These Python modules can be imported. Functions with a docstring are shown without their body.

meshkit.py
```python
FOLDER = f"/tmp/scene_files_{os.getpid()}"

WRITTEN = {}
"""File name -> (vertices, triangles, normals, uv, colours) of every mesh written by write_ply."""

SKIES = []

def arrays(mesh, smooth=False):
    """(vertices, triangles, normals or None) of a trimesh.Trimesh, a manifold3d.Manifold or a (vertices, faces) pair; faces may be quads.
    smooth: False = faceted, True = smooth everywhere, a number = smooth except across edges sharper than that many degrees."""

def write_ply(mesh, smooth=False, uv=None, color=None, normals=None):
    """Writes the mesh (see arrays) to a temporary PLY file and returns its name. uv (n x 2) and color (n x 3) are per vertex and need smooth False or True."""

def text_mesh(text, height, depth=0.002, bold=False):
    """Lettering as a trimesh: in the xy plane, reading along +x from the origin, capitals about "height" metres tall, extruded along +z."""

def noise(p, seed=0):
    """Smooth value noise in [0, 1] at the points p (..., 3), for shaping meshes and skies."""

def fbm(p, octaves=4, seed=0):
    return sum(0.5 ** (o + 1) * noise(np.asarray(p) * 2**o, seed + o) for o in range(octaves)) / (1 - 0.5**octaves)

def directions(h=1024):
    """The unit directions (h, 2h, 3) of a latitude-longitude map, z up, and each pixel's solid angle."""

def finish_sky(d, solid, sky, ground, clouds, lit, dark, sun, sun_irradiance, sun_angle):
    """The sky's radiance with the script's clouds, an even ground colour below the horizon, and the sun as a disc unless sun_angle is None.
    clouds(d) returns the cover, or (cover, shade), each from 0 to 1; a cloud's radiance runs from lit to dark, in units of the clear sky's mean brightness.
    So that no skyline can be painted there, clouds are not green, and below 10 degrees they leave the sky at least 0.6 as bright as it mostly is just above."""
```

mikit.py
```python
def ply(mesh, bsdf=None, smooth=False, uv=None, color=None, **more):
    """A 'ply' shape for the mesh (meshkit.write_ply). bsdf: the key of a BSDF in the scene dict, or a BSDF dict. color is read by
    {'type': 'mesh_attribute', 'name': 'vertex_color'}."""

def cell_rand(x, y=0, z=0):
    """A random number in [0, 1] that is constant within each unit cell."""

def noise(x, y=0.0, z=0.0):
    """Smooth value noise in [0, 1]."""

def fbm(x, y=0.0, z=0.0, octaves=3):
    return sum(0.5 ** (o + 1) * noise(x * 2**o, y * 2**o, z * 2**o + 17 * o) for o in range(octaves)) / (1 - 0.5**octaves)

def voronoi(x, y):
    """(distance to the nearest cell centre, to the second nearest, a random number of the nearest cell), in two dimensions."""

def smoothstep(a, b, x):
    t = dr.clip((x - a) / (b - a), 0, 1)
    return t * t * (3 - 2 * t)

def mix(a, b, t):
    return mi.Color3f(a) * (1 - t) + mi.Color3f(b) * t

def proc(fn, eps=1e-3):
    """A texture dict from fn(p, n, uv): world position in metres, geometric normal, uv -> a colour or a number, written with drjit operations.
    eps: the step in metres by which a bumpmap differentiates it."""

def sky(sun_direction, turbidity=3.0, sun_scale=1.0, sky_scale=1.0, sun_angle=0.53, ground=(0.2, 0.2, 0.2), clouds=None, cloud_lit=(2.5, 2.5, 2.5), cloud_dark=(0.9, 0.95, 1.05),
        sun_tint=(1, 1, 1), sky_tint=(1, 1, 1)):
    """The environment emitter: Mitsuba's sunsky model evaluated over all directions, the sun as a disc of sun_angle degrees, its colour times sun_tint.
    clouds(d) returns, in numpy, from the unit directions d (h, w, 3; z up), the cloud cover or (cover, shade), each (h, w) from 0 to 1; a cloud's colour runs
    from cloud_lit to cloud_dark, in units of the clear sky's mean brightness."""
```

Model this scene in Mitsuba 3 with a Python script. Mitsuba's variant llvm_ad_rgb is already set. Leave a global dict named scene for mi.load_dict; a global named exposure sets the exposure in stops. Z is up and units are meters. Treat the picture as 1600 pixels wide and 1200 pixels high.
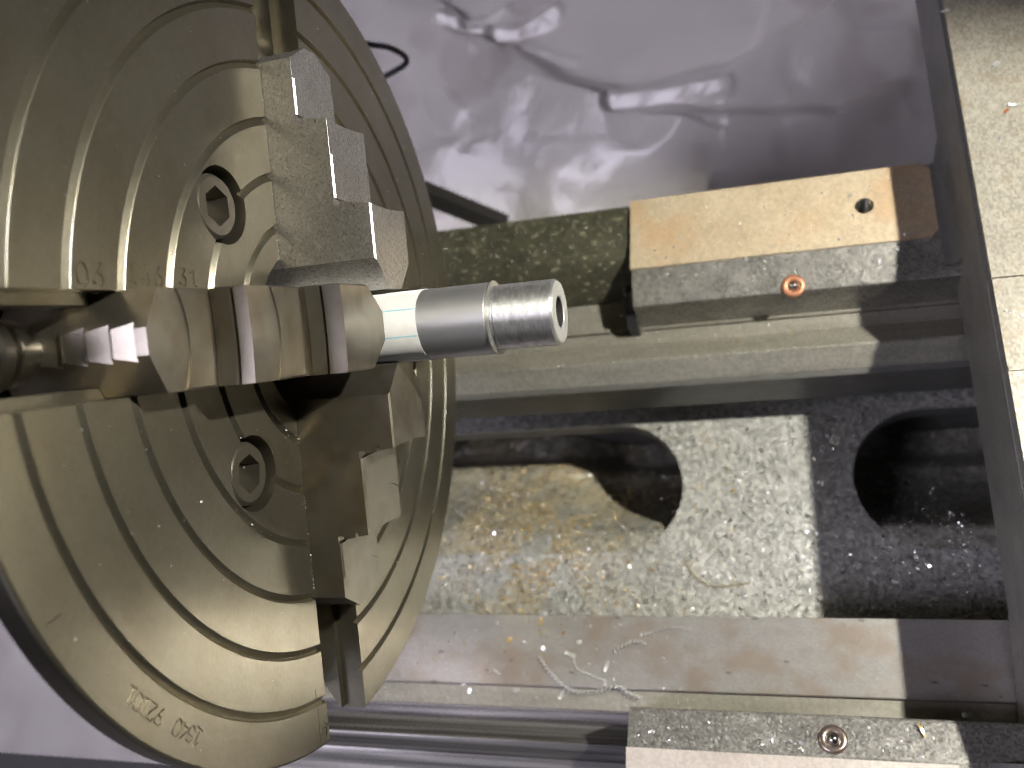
import math, random
import numpy as np, trimesh, manifold3d as m3, drjit as dr
import mitsuba as mi
import mikit, meshkit
from mikit import proc, noise, fbm, voronoi, smoothstep, mix, cell_rand
from manifold3d import Manifold, CrossSection

T = mi.ScalarTransform4f
rng = np.random.default_rng(7)
scene, labels = {}, {}

# ------------------------------------------------------------------ camera
scene['camera'] = {
    'type': 'thinlens', 'fov': 60.41, 'fov_axis': 'x', 'near_clip': 0.01, 'far_clip': 20.0,
    'aperture_radius': 0.0011, 'focus_distance': 0.205,
    'to_world': T().look_at(origin=[0.1125, -0.0917, 0.1706],
                            target=[0.1125 - 0.3002, -0.0917 + 0.3808, 0.1706 - 0.8746],
                            up=[0.0686, 0.9231, 0.3784])}
exposure = 0.0

# ------------------------------------------------------------------ lamps
# warm work lamp to the right of the chuck (its hard shadows fix its place) and the cool shop light
LAMP = np.array([0.352, 0.045, 0.227])
LAMP_AIM = np.array([-0.58, -0.355, -0.72])
LAMP_COLOR = [1.0, 0.965, 0.85]
LAMP_RADIANCE = 12000.0
COOL_COLOR = [0.87, 0.825, 1.0]
COOL_RADIANCE = 10.4
FILL_RADIANCE = 0.35  # dim ambient fill from an added panel in front

# ------------------------------------------------------------------ helpers
TH = math.radians(27.0)
S, C = math.sin(TH), math.cos(TH)
MROT = np.array([[1, 0, 0], [0, C, -S], [0, S, C]])       # chuck frame -> world


def numbered(name):
    if name not in labels and name not in scene and not any(k.startswith(name + '__') for k in scene):
        return name
    i = 1
    while True:
        k = f'{name}_{i:03d}'
        if k not in labels and k not in scene and not any(q.startswith(k + '__') for q in scene):
            return k
        i += 1


def thing(name, label, cat, group=None, kind=None):
    k = numbered(name)
    labels[k] = {'label': label, 'category': cat}
    if group:
        labels[k]['group'] = group
    if kind:
        labels[k]['kind'] = kind
    return k


def mesh_of(m):
    if hasattr(m, 'to_mesh'):
        q = m.to_mesh()
        return trimesh.Trimesh(np.array(q.vert_properties[:, :3]), np.array(q.tri_verts), process=False)
    return m


def add(key, mesh, bsdf, smooth=30, chuck=False, **more):
    m = mesh_of(mesh).copy()
    if chuck:
        m.vertices = np.asarray(m.vertices) @ MROT.T
    key = numbered(key) if key not in labels or key in scene else key
    scene[key] = mikit.ply(m, bsdf, smooth=smooth, **more)
    return key


def part(parent, name, mesh, bsdf, smooth=30, chuck=False, label=None, kind=None):
    k = add(parent + '__' + name, mesh, bsdf, smooth, chuck)
    if label or kind:
        labels[k] = {}
        if label:
            labels[k]['label'] = label
        if kind:
            labels[k]['kind'] = kind
    return k


def box(x0, x1, y0, y1, z0, z1):
    return Manifold.cube([x1 - x0, y1 - y0, z1 - z0]).translate([x0, y0, z0])


def cyl_x(r, x0, x1, seg=64, r2=None):
    return Manifold.cylinder(x1 - x0, r, r if r2 is None else r2, seg).rotate([0, 90, 0]).translate([x0, 0, 0])


def revolve_x(profile, seg=160):
    """profile: (x, r) closed polygon, revolved about the x axis."""
    pts = np.array([[r, x] for x, r in profile])
    if polyarea(pts) < 0:
        pts = pts[::-1]
    return Manifold.revolve(CrossSection([pts]), seg).rotate([0, 90, 0])


def polyarea(q):
    x, y = q[:, 0], q[:, 1]
    return 0.5 * np.sum(x * np.roll(y, -1) - y * np.roll(x, -1))


def prism_x(yz, x0, x1):
    """polygon in (y, z) swept along x."""
    q = np.array(yz, float)
    if polyarea(q) < 0:
        q = q[::-1]
    m = Manifold.extrude(CrossSection([q]), x1 - x0)          # (y,z) plane, along +Z
    A = np.array([[0, 0, 1, x0], [1, 0, 0, 0], [0, 1, 0, 0]], float)
    return m.transform(A)


def chamfer_prism(poly, w, c):
    """polygon (a, b) extruded over [-w, w] with 45 degree chamfers along both end outlines."""
    q = np.array(poly, float)
    if polyarea(q) < 0:
        q = q[::-1]
    n = len(q)
    e = np.roll(q, -1, 0) - q
    e /= np.linalg.norm(e, axis=1, keepdims=True)
    nrm = np.stack([-e[:, 1], e[:, 0]], 1)                    # inward for ccw
    prev = np.roll(nrm, 1, 0)
    den = 1 + (nrm * prev).sum(1, keepdims=True)
    ins = q + c * (nrm + prev) / np.maximum(den, 0.3)
    rings = [(ins, -w), (q, -w + c), (q, w - c), (ins, w)]
    v = np.vstack([np.c_[r, np.full(n, h)] for r, h in rings])
    f = []
    for k in range(3):
        for i in range(n):
            j = (i + 1) % n
            a, b, cc, d = k * n + i, k * n + j, (k + 1) * n + j, (k + 1) * n + i
            f += [[a, b, cc], [a, cc, d]]
    cap = np.array(m3.triangulate([ins]))
    f += [list(t[::-1]) for t in cap] + [list(t + 3 * n) for t in cap]
    return Manifold(m3.Mesh(np.asarray(v, np.float32), np.asarray(f, np.uint32)))


def tube(pts, r, sides=8, closed=False):
    p = np.asarray(pts, float)
    t = np.gradient(p, axis=0)
    t /= np.linalg.norm(t, axis=1, keepdims=True) + 1e-12
    a = np.cross(t, [0.13, 0.31, 0.94])
    a /= np.linalg.norm(a, axis=1, keepdims=True) + 1e-12
    b = np.cross(t, a)
    ang = np.arange(sides) * 2 * np.pi / sides
    rr = np.broadcast_to(r, (len(p),))[:, None, None]
    v = (p[:, None] + rr * (np.cos(ang)[None, :, None] * a[:, None] + np.sin(ang)[None, :, None] * b[:, None])).reshape(-1, 3)
    f = []
    for i in range(len(p) - 1):
        for j in range(sides):
            k = (j + 1) % sides
            f += [[i * sides + j, (i + 1) * sides + j, (i + 1) * sides + k], [i * sides + j, (i + 1) * sides + k, i * sides + k]]
    for base, rev in ((0, False), ((len(p) - 1) * sides, True)):
        for j in range(1, sides - 1):
            f.append([base, base + j, base + j + 1] if not rev else [base, base + j + 1, base + j])
    return trimesh.Trimesh(v, f, process=False)


def spline(pts, n):
    """Catmull-Rom through pts."""
    p = np.asarray(pts, float)
    p = np.vstack([2 * p[0] - p[1], p, 2 * p[-1] - p[-2]])
    out = []
    m = len(p) - 3
    for u in np.linspace(0, m - 1e-6, n):
        i = int(u)
        t = u - i
        a, b, c, d = p[i:i + 4]
        out.append(0.5 * (2 * b + (c - a) * t + (2 * a - 5 * b + 4 * c - d) * t * t + (3 * b - a - 3 * c + d) * t ** 3))
    return np.array(out)


def chuck_xyz(p):
    """world point -> chuck frame, in drjit."""
    return p.x, C * p.y + S * p.z, -S * p.y + C * p.z


# ------------------------------------------------------------------ materials
def pr(color, rough, metallic=0.0, bump=None, bump_scale=1.0, **kw):
    b = {'type': 'principled', 'base_color': color if isinstance(color, dict) else {'type': 'rgb', 'value': color},
         'roughness': rough, 'metallic': metallic, **kw}
    if bump is not None:
        b = {'type': 'bumpmap', 'arbitrary': bump, 'scale': bump_scale, 'bsdf': b}
    return {'type': 'twosided', 'bsdf': b}


def c_chuck(p, n, uv):
    x, y, z = chuck_xyz(p)
    r = dr.sqrt(y * y + z * z)
    m = fbm(x * 60, y * 60, z * 60, 5)
    fine = noise(x * 1500, y * 1500, z * 1500)
    blot = smoothstep(0.40, 0.85, fbm(x * 130 + 3, y * 130, z * 130, 5))
    c = mix([0.245, 0.225, 0.173], [0.293, 0.272, 0.215], m)
    c = mix(c, [0.22, 0.185, 0.125], 0.3 * blot)
    return c * (0.95 + 0.10 * fine)


def b_chuck(p, n, uv):
    x, y, z = chuck_xyz(p)
    r = dr.sqrt(y * y + z * z)
    face = smoothstep(0.9, 0.99, dr.abs(n.x))
    a = dr.atan2(z, y)
    turn = noise(r * 3800, a * 7.0) + noise(r * 1700, a * 12.0)
    return (turn * face + 0.8 * noise(x * 1100, y * 1100, z * 1100) + 0.6 * noise(x * 320, y * 320, z * 320)) * 8e-6


scene['m_chuck'] = pr(proc(c_chuck), 0.29, 0.93, proc(b_chuck, 1.2e-4))


def jaw_color(speck):
    def f(p, n, uv):
        x, y, z = chuck_xyz(p)
        m = fbm(x * 120 + 5, y * 120, z * 120, 4)
        c = mix([0.24, 0.218, 0.178], [0.33, 0.305, 0.26], m)
        stain = smoothstep(0.38, 0.8, fbm(x * 200, y * 200 + 9, z * 200, 5))
        c = mix(c, [0.195, 0.15, 0.09], 0.5 * stain)
        if speck:                                        # this jaw gets a paler, greyer base with dark and light specks all over
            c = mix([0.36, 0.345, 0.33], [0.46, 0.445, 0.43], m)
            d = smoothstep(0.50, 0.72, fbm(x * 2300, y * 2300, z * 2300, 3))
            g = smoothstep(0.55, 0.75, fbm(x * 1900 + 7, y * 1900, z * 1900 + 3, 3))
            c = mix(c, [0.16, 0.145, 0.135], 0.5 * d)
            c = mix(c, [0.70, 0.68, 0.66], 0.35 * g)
        return c
    return f


def jaw_bump(p, n, uv):
    x, y, z = chuck_xyz(p)
    return (noise(x * 1400, y * 1400, z * 1400) + 2 * noise(x * 420, y * 420, z * 420)) * 6e-6


def jaw_bump_lines(p, n, uv):
    x, y, z = chuck_xyz(p)
    nz = -S * n.y + C * n.z
    g = smoothstep(0.8, 0.9, nz) * dr.select(dr.abs(y) < 0.0096, 1.0, 0.0) * dr.select(x > 0.0088, 1.0, 0.0)
    return g * 2.5e-6 * dr.sin(x * (2 * math.pi / 0.00062)) + (noise(x * 1400, y * 1400, z * 1400) + 2 * noise(x * 420, y * 420, z * 420)) * 6e-6


scene['m_jaw'] = pr(proc(jaw_color(False)), 0.31, 0.92, proc(jaw_bump, 1.2e-4))
scene['m_jaw_top'] = pr(proc(jaw_color(False)), 0.31, 0.92, proc(jaw_bump_lines, 6e-5))
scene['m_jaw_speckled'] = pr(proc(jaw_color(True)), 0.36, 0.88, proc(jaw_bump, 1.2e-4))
scene['m_black_oxide'] = pr([0.15, 0.135, 0.11], 0.3, 0.8)
scene['m_screw_steel'] = pr([0.36, 0.34, 0.30], 0.28, 1.0)
scene['m_dark_hole'] = pr([0.02, 0.019, 0.018], 0.6)


def c_alu(p, n, uv):
    x, y, z = chuck_xyz(p)
    a = dr.atan2(z, y)
    return mix([0.36, 0.36, 0.355], [0.76, 0.76, 0.75], 0.6 * noise(x * 1500, a * 5.0) + 0.4 * noise(x * 3300, a * 9.0))


def b_alu(p, n, uv):
    x, y, z = chuck_xyz(p)
    a = dr.atan2(z, y)
    return (noise(x * 6000, a * 4.0) + 1.5 * noise(x * 2600, a * 3.0 + 4) + 0.7 * noise(x * 700, a * 40)) * 1.3e-5


def b_alu_drawn(p, n, uv):
    x, y, z = chuck_xyz(p)
    a = dr.atan2(z, y)
    return (noise(x * 260, a * 170) + noise(x * 1200, a * 300)) * 4e-6




def aniso(au, av, color, bump, eps):
    return {'type': 'twosided', 'bsdf': {'type': 'bumpmap', 'arbitrary': proc(bump, eps), 'scale': 1.0, 'bsdf': {
        'type': 'roughconductor', 'material': 'none', 'distribution': 'ggx', 'alpha_u': au, 'alpha_v': av, 'specular_reflectance': color}}}


scene['m_alu_turned'] = {'type': 'blendbsdf', 'weight': 0.13, 'a': aniso(0.42, 0.12, proc(c_alu), b_alu, 5e-5), 'b': pr([0.5, 0.5, 0.49], 0.5)}
scene['m_bore_shade'] = pr([0.14, 0.138, 0.132], 0.4, 0.8)  # darker than the rest of the bushing: shade inside the bore, as colour
scene['m_alu_face'] = pr([0.36, 0.36, 0.35], 0.42, 0.5, proc(b_alu, 5e-5))
scene['m_alu_drawn'] = {'type': 'blendbsdf', 'weight': 0.2, 'a': aniso(0.36, 0.16, {'type': 'rgb', 'value': [0.44, 0.44, 0.45]}, b_alu_drawn, 6e-5), 'b': pr([0.36, 0.36, 0.37], 0.6)}
scene['m_alu_burr'] = pr([0.70, 0.70, 0.68], 0.3, 0.9)


def c_paper(p, n, uv):
    x, y, z = chuck_xyz(p)
    a = dr.atan2(y + 0.0005, z) * 0.0085
    line = dr.minimum(dr.minimum(dr.abs(a - 0.00395), dr.abs(a + 0.0025)), dr.minimum(dr.abs(a + 0.0099), dr.abs(a - 0.0113)))
    t = 1 - smoothstep(0.00010, 0.00024, line)
    base = mix([0.67, 0.67, 0.66], [0.72, 0.72, 0.71], fbm(x * 700, y * 700, z * 700, 2))
    return mix(base, [0.22, 0.52, 0.68], 0.8 * t)


scene['m_paper'] = pr(proc(c_paper), 0.75, 0.0, specular=0.3)


def c_way(p, n, uv):
    m = fbm(p.x * 35, p.y * 260, p.z * 100, 4)
    st = smoothstep(0.52, 0.72, fbm(p.x * 90 + 3, p.y * 90, 0.0, 4))
    st = smoothstep(0.42, 0.8, fbm(p.x * 90 + 3, p.y * 110, 0.0, 5))
    d, d2, w = voronoi(p.x * 130, p.y * 330)
    sp = (1 - smoothstep(0.10, 0.24, d + 0.12 * noise(p.x * 900, p.y * 1500))) * dr.select(w > 0.90, 1.0, 0.0)
    fine = noise(p.x * 1500, p.y * 2600, 1.0)
    c = mix([0.46, 0.44, 0.415], [0.55, 0.53, 0.505], m) * (0.92 + 0.16 * fine)
    c = mix(c, [0.42, 0.32, 0.23], 0.6 * st)
    return mix(c, [0.12, 0.11, 0.11], 0.7 * sp)


def b_way(p, n, uv):
    return (noise(p.x * 120, p.y * 2600, p.z * 2600) + 0.7 * noise(p.x * 900, p.y * 900, p.z * 900)) * 6e-6


scene['m_way'] = pr(proc(c_way), 0.25, 0.65, proc(b_way, 1.2e-4))


def c_way_green(p, n, uv):
    m = fbm(p.x * 40, p.y * 300, p.z * 150, 4)
    gr = noise(p.x * 1300, p.y * 1300, p.z * 1300)
    c = mix([0.29, 0.275, 0.23], [0.44, 0.42, 0.365], m)
    return c * (0.8 + 0.4 * gr)


scene['m_way_oily'] = pr(proc(c_way_green), 0.31, 0.55, proc(b_way, 1.2e-4))


def c_vway(p, n, uv):
    m = fbm(p.x * 12, p.y * 700, p.z * 700, 4)
    return mix([0.17, 0.165, 0.16], [0.48, 0.465, 0.46], smoothstep(0.35, 0.7, m))


scene['m_vway'] = pr(proc(c_vway), 0.27, 0.8, proc(b_way, 1.2e-4))


def c_cast(p, n, uv):
    m = fbm(p.x * 160, p.y * 160, p.z * 160, 3)
    g = noise(p.x * 1500, p.y * 1500, p.z * 1500)
    sp = smoothstep(0.72, 0.84, noise(p.x * 700 + 3, p.y * 700, p.z * 700))
    c = mix([0.030, 0.030, 0.020], [0.075, 0.072, 0.048], m) * (0.6 + 0.8 * g)
    return mix(c, [0.3, 0.29, 0.2], 0.5 * sp)


def b_cast(p, n, uv):
    return (noise(p.x * 700, p.y * 700, p.z * 700) * 2 + noise(p.x * 1700, p.y * 1700, p.z * 1700) + 3 * noise(p.x * 260, p.y * 260, p.z * 260)) * 5e-5


scene['m_cast_dark'] = pr(proc(c_cast), 0.45, 0.0, proc(b_cast, 2e-4))


def c_cast_grey(p, n, uv):
    m = fbm(p.x * 130, p.y * 130, p.z * 130, 3)
    g = noise(p.x * 1700, p.y * 1700, p.z * 1700)
    return mix([0.15, 0.145, 0.135], [0.29, 0.28, 0.26], m) * (0.45 + 1.1 * g)


scene['m_cast_grey'] = pr(proc(c_cast_grey), 0.36, 0.45, proc(b_cast, 2e-4))


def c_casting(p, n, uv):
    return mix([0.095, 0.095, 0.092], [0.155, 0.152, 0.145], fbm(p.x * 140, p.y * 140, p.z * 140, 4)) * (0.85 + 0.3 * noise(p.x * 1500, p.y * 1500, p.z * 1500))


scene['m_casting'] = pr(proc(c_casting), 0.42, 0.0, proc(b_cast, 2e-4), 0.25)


def c_pad(p, n, uv):
    m = fbm(p.x * 110, p.y * 110, 3.0, 4)
    st = smoothstep(0.42, 0.78, fbm(p.x * 60 + 1.7, p.y * 60, 9.0, 5))
    d, d2, w = voronoi(p.x * 330, p.y * 330)
    sp = (1 - smoothstep(0.08, 0.25, d + 0.15 * noise(p.x * 1500, p.y * 1500))) * dr.select(w > 0.93, 1.0, 0.0)
    c = mix([0.39, 0.315, 0.215], [0.48, 0.40, 0.285], m) * (0.85 + 0.30 * noise(p.x * 1300, p.y * 1300))
    c = mix(c, [0.44, 0.27, 0.135], 0.55 * st)
    return mix(c, [0.25, 0.2, 0.14], 0.55 * sp)




def c_pad_front(p, n, uv):
    m = fbm(p.x * 90, p.y * 90, 3.0, 5)
    return mix([0.42, 0.37, 0.33], [0.54, 0.49, 0.45], m) * (0.9 + 0.2 * noise(p.x * 1500, p.y * 1500))


scene['m_pad_front'] = pr(proc(c_pad_front), 0.42, 0.2, proc(b_way, 1.2e-4), 2.0)
scene['m_pad'] = pr(proc(c_pad), 0.42, 0.12, proc(b_way, 1.2e-4), 2.0)


def c_saddle_top(p, n, uv):
    m = fbm(p.x * 120, p.y * 150, 1.0, 5)
    h = noise(p.x * 1700, p.y * 1200, 3.0)
    d = smoothstep(0.5, 0.85, fbm(p.x * 260, p.y * 320, 3.0, 5))
    c = mix([0.275, 0.255, 0.21], [0.365, 0.345, 0.295], m) * (0.75 + 0.5 * h)
    return mix(c, [0.27, 0.215, 0.15], 0.5 * d)


def b_saddle(p, n, uv):
    return (noise(p.x * 500, p.y * 750, 2.0) * 2 + noise(p.x * 1500, p.y * 1900, 5.0)) * 2.2e-5


scene['m_saddle_top'] = pr(proc(c_saddle_top), 0.38, 0.4, proc(b_saddle, 1.5e-4))


def c_web(p, n, uv):
    g = noise(p.x * 1700, p.y * 1700, p.z * 1700)
    g2 = noise(p.x * 900, p.y * 900, p.z * 900 + 4)
    m = fbm(p.x * 50, p.y * 50, 0.0, 3)
    return mix([0.25, 0.25, 0.235], [0.35, 0.35, 0.33], m) * (0.15 + 0.8 * g + 0.95 * g2)


def b_web(p, n, uv):
    return (noise(p.x * 1100, p.y * 1100, p.z * 1100) + noise(p.x * 2300, p.y * 2300, p.z * 2300) * 0.5 + noise(p.x * 400, p.y * 400, p.z * 400)) * 1.3e-4


scene['m_web'] = pr(proc(c_web), 0.42, 0.2, proc(b_web, 1.5e-4))


def c_heap(p, n, uv):
    g = noise(p.x * 1500, p.y * 1500, p.z * 1500)
    g2 = noise(p.x * 700, p.y * 700, p.z * 700 + 4)
    gold = smoothstep(0.25, 0.80, fbm(p.x * 70 + 2.2, p.y * 70, 5.0, 5)) * dr.select(p.x < 0.1, 1.0, 0.0)
    c = mix([0.24, 0.238, 0.205], [0.31, 0.27, 0.18], gold)
    return c * (0.2 + 0.7 * g + 0.9 * g2)


scene['m_heap'] = pr(proc(c_heap), 0.4, 0.2, proc(b_web, 1.5e-4))
scene['m_rail_side'] = pr(proc(c_casting), 0.5, 0.0, proc(b_cast, 2e-4), 0.5)
scene['m_chip_silver'] = pr([0.82, 0.82, 0.79], 0.22, 0.65)
scene['m_chip_glint'] = pr([0.88, 0.88, 0.85], 0.16, 1.0)
scene['m_chip_pale'] = pr([0.62, 0.56, 0.38], 0.3, 0.6)
scene['m_chip_brass'] = pr([0.84, 0.62, 0.26], 0.2, 0.75)
scene['m_copper'] = pr([0.50, 0.23, 0.13], 0.42, 0.6)
scene['m_ball'] = pr([0.55, 0.53, 0.5], 0.2, 1.0)
scene['m_nickel_ring'] = pr([0.36, 0.29, 0.25], 0.3, 0.9)


def c_sheet(p, n, uv):
    m = fbm(p.x * 14, p.y * 14, 2.0, 4)
    d = smoothstep(0.58, 0.72, fbm(p.x * 26 + 4, p.y * 26, 7.0, 3))
    c = mix([0.75, 0.71, 0.665], [0.85, 0.815, 0.775], m)
    return mix(c, [0.47, 0.39, 0.36], 0.35 * d)


def b_sheet(p, n, uv):
    return (fbm(p.x * 45, p.y * 45, p.z * 45, 4)) * 1.2e-3


scene['m_sheet'] = pr(proc(c_sheet), 0.22, 0.0, proc(b_sheet, 6e-4), specular=0.55)
scene['m_rubber'] = pr([0.015, 0.015, 0.017], 0.45)
scene['m_bar'] = pr([0.045, 0.043, 0.038], 0.35, 0.3)
scene['m_tray'] = pr([0.10, 0.095, 0.09], 0.6)
scene['m_housing'] = pr([0.05, 0.05, 0.05], 0.5)

# ------------------------------------------------------------------ ground under the lathe
labels['bench_top'] = {'label': 'dark bench top below the lathe bed', 'kind': 'structure'}
add('bench_top', mesh_of(box(-1.2, 1.2, -1.0, 1.2, -0.40, -0.38)), 'm_tray')

# ------------------------------------------------------------------ lathe bed
bed = thing('lathe_bed', 'grey cast iron lathe bed with parallel machined ways below the chuck', 'lathe bed')
X0, X1 = -0.32, 0.42
Z = -0.125
part(bed, 'rear_shelf', prism_x([(0.0679, Z - 0.002), (0.0681, -0.1236), (0.0690, -0.1200), (0.0706, -0.1155), (0.0735, -0.1105), (0.0770, -0.1075), (0.0810, -0.1062), (0.0972, -0.1060), (0.0985, -0.1070), (0.0985, -0.155), (0.0679, -0.155)], X0, 0.0596), 'm_cast_dark', smooth=40,
     label='dark oily rear bed surface speckled with chips')
part(bed, 'rear_flat_way', prism_x([(0.0553, Z), (0.0677, Z), (0.0677, -0.155), (0.0553, -0.155)], X0, X1), 'm_way_oily')
part(bed, 'rear_tailstock_way', prism_x([(0.0549, Z - 0.0007), (0.0497, Z - 0.0007), (0.0490, Z - 0.0002), (0.0485, Z + 0.0004), (0.0402, Z + 0.0066), (0.0394, Z + 0.0066),
                                        (0.0334, Z + 0.0008), (0.0334, -0.1465), (0.0549, -0.1465)], X0, X1), 'm_way_oily', smooth=20,
     label='raised V shaped way with a bright rear facet')
part(bed, 'rear_inner_wall', prism_x([(0.0333, Z + 0.0006), (0.0325, Z - 0.0001), (0.0319, Z - 0.0010), (0.0319, -0.1455), (0.0327, -0.1464), (0.0333, -0.1464)], X0, X1), 'm_casting')
part(bed, 'rear_rail', prism_x([(0.0470, -0.1466), (0.0975, -0.1466), (0.0975, -0.30), (0.0470, -0.30)], X0, X1), 'm_rail_side')
part(bed, 'front_flat_way', prism_x([(-0.0497, Z), (-0.0495, Z - 0.0004), (-0.0495, -0.154), (-0.0727, -0.154), (-0.0727, Z - 0.0003), (-0.0723, Z)], X0, X1), 'm_way',
     label='smooth bright front flat way with brown stains')
part(bed, 'front_ledge', prism_x([(-0.0729, Z - 0.0016), (-0.0729, -0.154), (-0.0796, -0.154), (-0.0796, Z - 0.0020), (-0.0792, Z - 0.0016)], X0, X1), 'm_way_oily')
part(bed, 'front_v_way', prism_x([(-0.0798, -0.1370), (-0.0832, -0.1370), (-0.0838, -0.1345), (-0.0868, -0.1316), (-0.0882, -0.1278), (-0.0893, -0.1262), (-0.0898, -0.1260), (-0.0906, -0.1262),
                                 (-0.0924, -0.1278), (-0.0948, -0.1322), (-0.0975, -0.1330), (-0.1000, -0.1345), (-0.1040, -0.1345), (-0.104, -0.154), (-0.0798, -0.154)], X0, X1), 'm_vway', smooth=28,
     label='dark polished front V way with a bright ridge line')
part(bed, 'front_rail', prism_x([(-0.0505, -0.1542), (-0.102, -0.1542), (-0.102, -0.30), (-0.0505, -0.30)], X0, X1), 'm_rail_side')


def stadium(x0, x1, y0, y1, n=24):
    r = (y1 - y0) / 2
    yc = (y0 + y1) / 2
    a = np.linspace(-np.pi / 2, np.pi / 2, n)
    right = np.c_[x1 - r + r * np.cos(a), yc + r * np.sin(a)]
    left = np.c_[x0 + r - r * np.cos(a), yc - r * np.sin(a)]
    return np.vstack([right, left])


HOLES = [stadium(-0.075, 0.0705, -0.0205, 0.0305), stadium(0.1325, 0.2750, -0.0205, 0.0305)]
web = CrossSection([np.array([[X0, -0.0503], [X1, -0.0503], [X1, 0.0468], [X0, 0.0468]])])
for h in HOLES:
    web = web - CrossSection([h])
part(bed, 'web', Manifold.extrude(web, 0.0070).translate([0, 0, -0.1678]), 'm_rail_side', label='web between the ways with oval openings')
layer = web.offset(-0.0004)
part(bed, 'swarf_layer', Manifold.extrude(layer, 0.0008).translate([0, 0, -0.1608]), 'm_web', kind='stuff', label='grey layer of fine swarf covering the web')

# swarf heap lying in the openings of the web
gx, gy = np.meshgrid(np.linspace(-0.09, 0.29, 200), np.linspace(-0.045, 0.046, 70), indexing='ij')


def heap_z(x, y):
    sm = lambda v: np.clip(v, 0, 1) ** 2 * (3 - 2 * np.clip(v, 0, 1))
    z = -0.1585 - 0.039 * sm((y + 0.018) / 0.042) - 0.014 * sm((y - 0.024) / 0.012) - 0.018 * sm((x - 0.008) / 0.030) * sm((y + 0.016) / 0.022)
    p = np.stack([x, y, 0 * x], -1)
    z = z + 0.003 * (meshkit.fbm(p * 90, 3, 5) - 0.5) + 0.002 * (meshkit.noise(p * 500, 9) - 0.5)
    return np.minimum(z, -0.1603)


hz = heap_z(gx, gy)
hv = np.stack([gx, gy, hz], -1).reshape(-1, 3)
nx, ny = gx.shape
ii, jj = np.meshgrid(np.arange(nx - 1), np.arange(ny - 1), indexing='ij')
q = (ii * ny + jj).ravel()
hf = np.vstack([np.c_[q, q + ny, q + ny + 1], np.c_[q, q + ny + 1, q + 1]])
labels['swarf_heap'] = {'label': 'heap of fine golden and grey swarf inside the bed openings', 'category': 'swarf', 'kind': 'stuff'}
add('swarf_heap', trimesh.Trimesh(hv, hf, process=False), 'm_heap', smooth=True)


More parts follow.
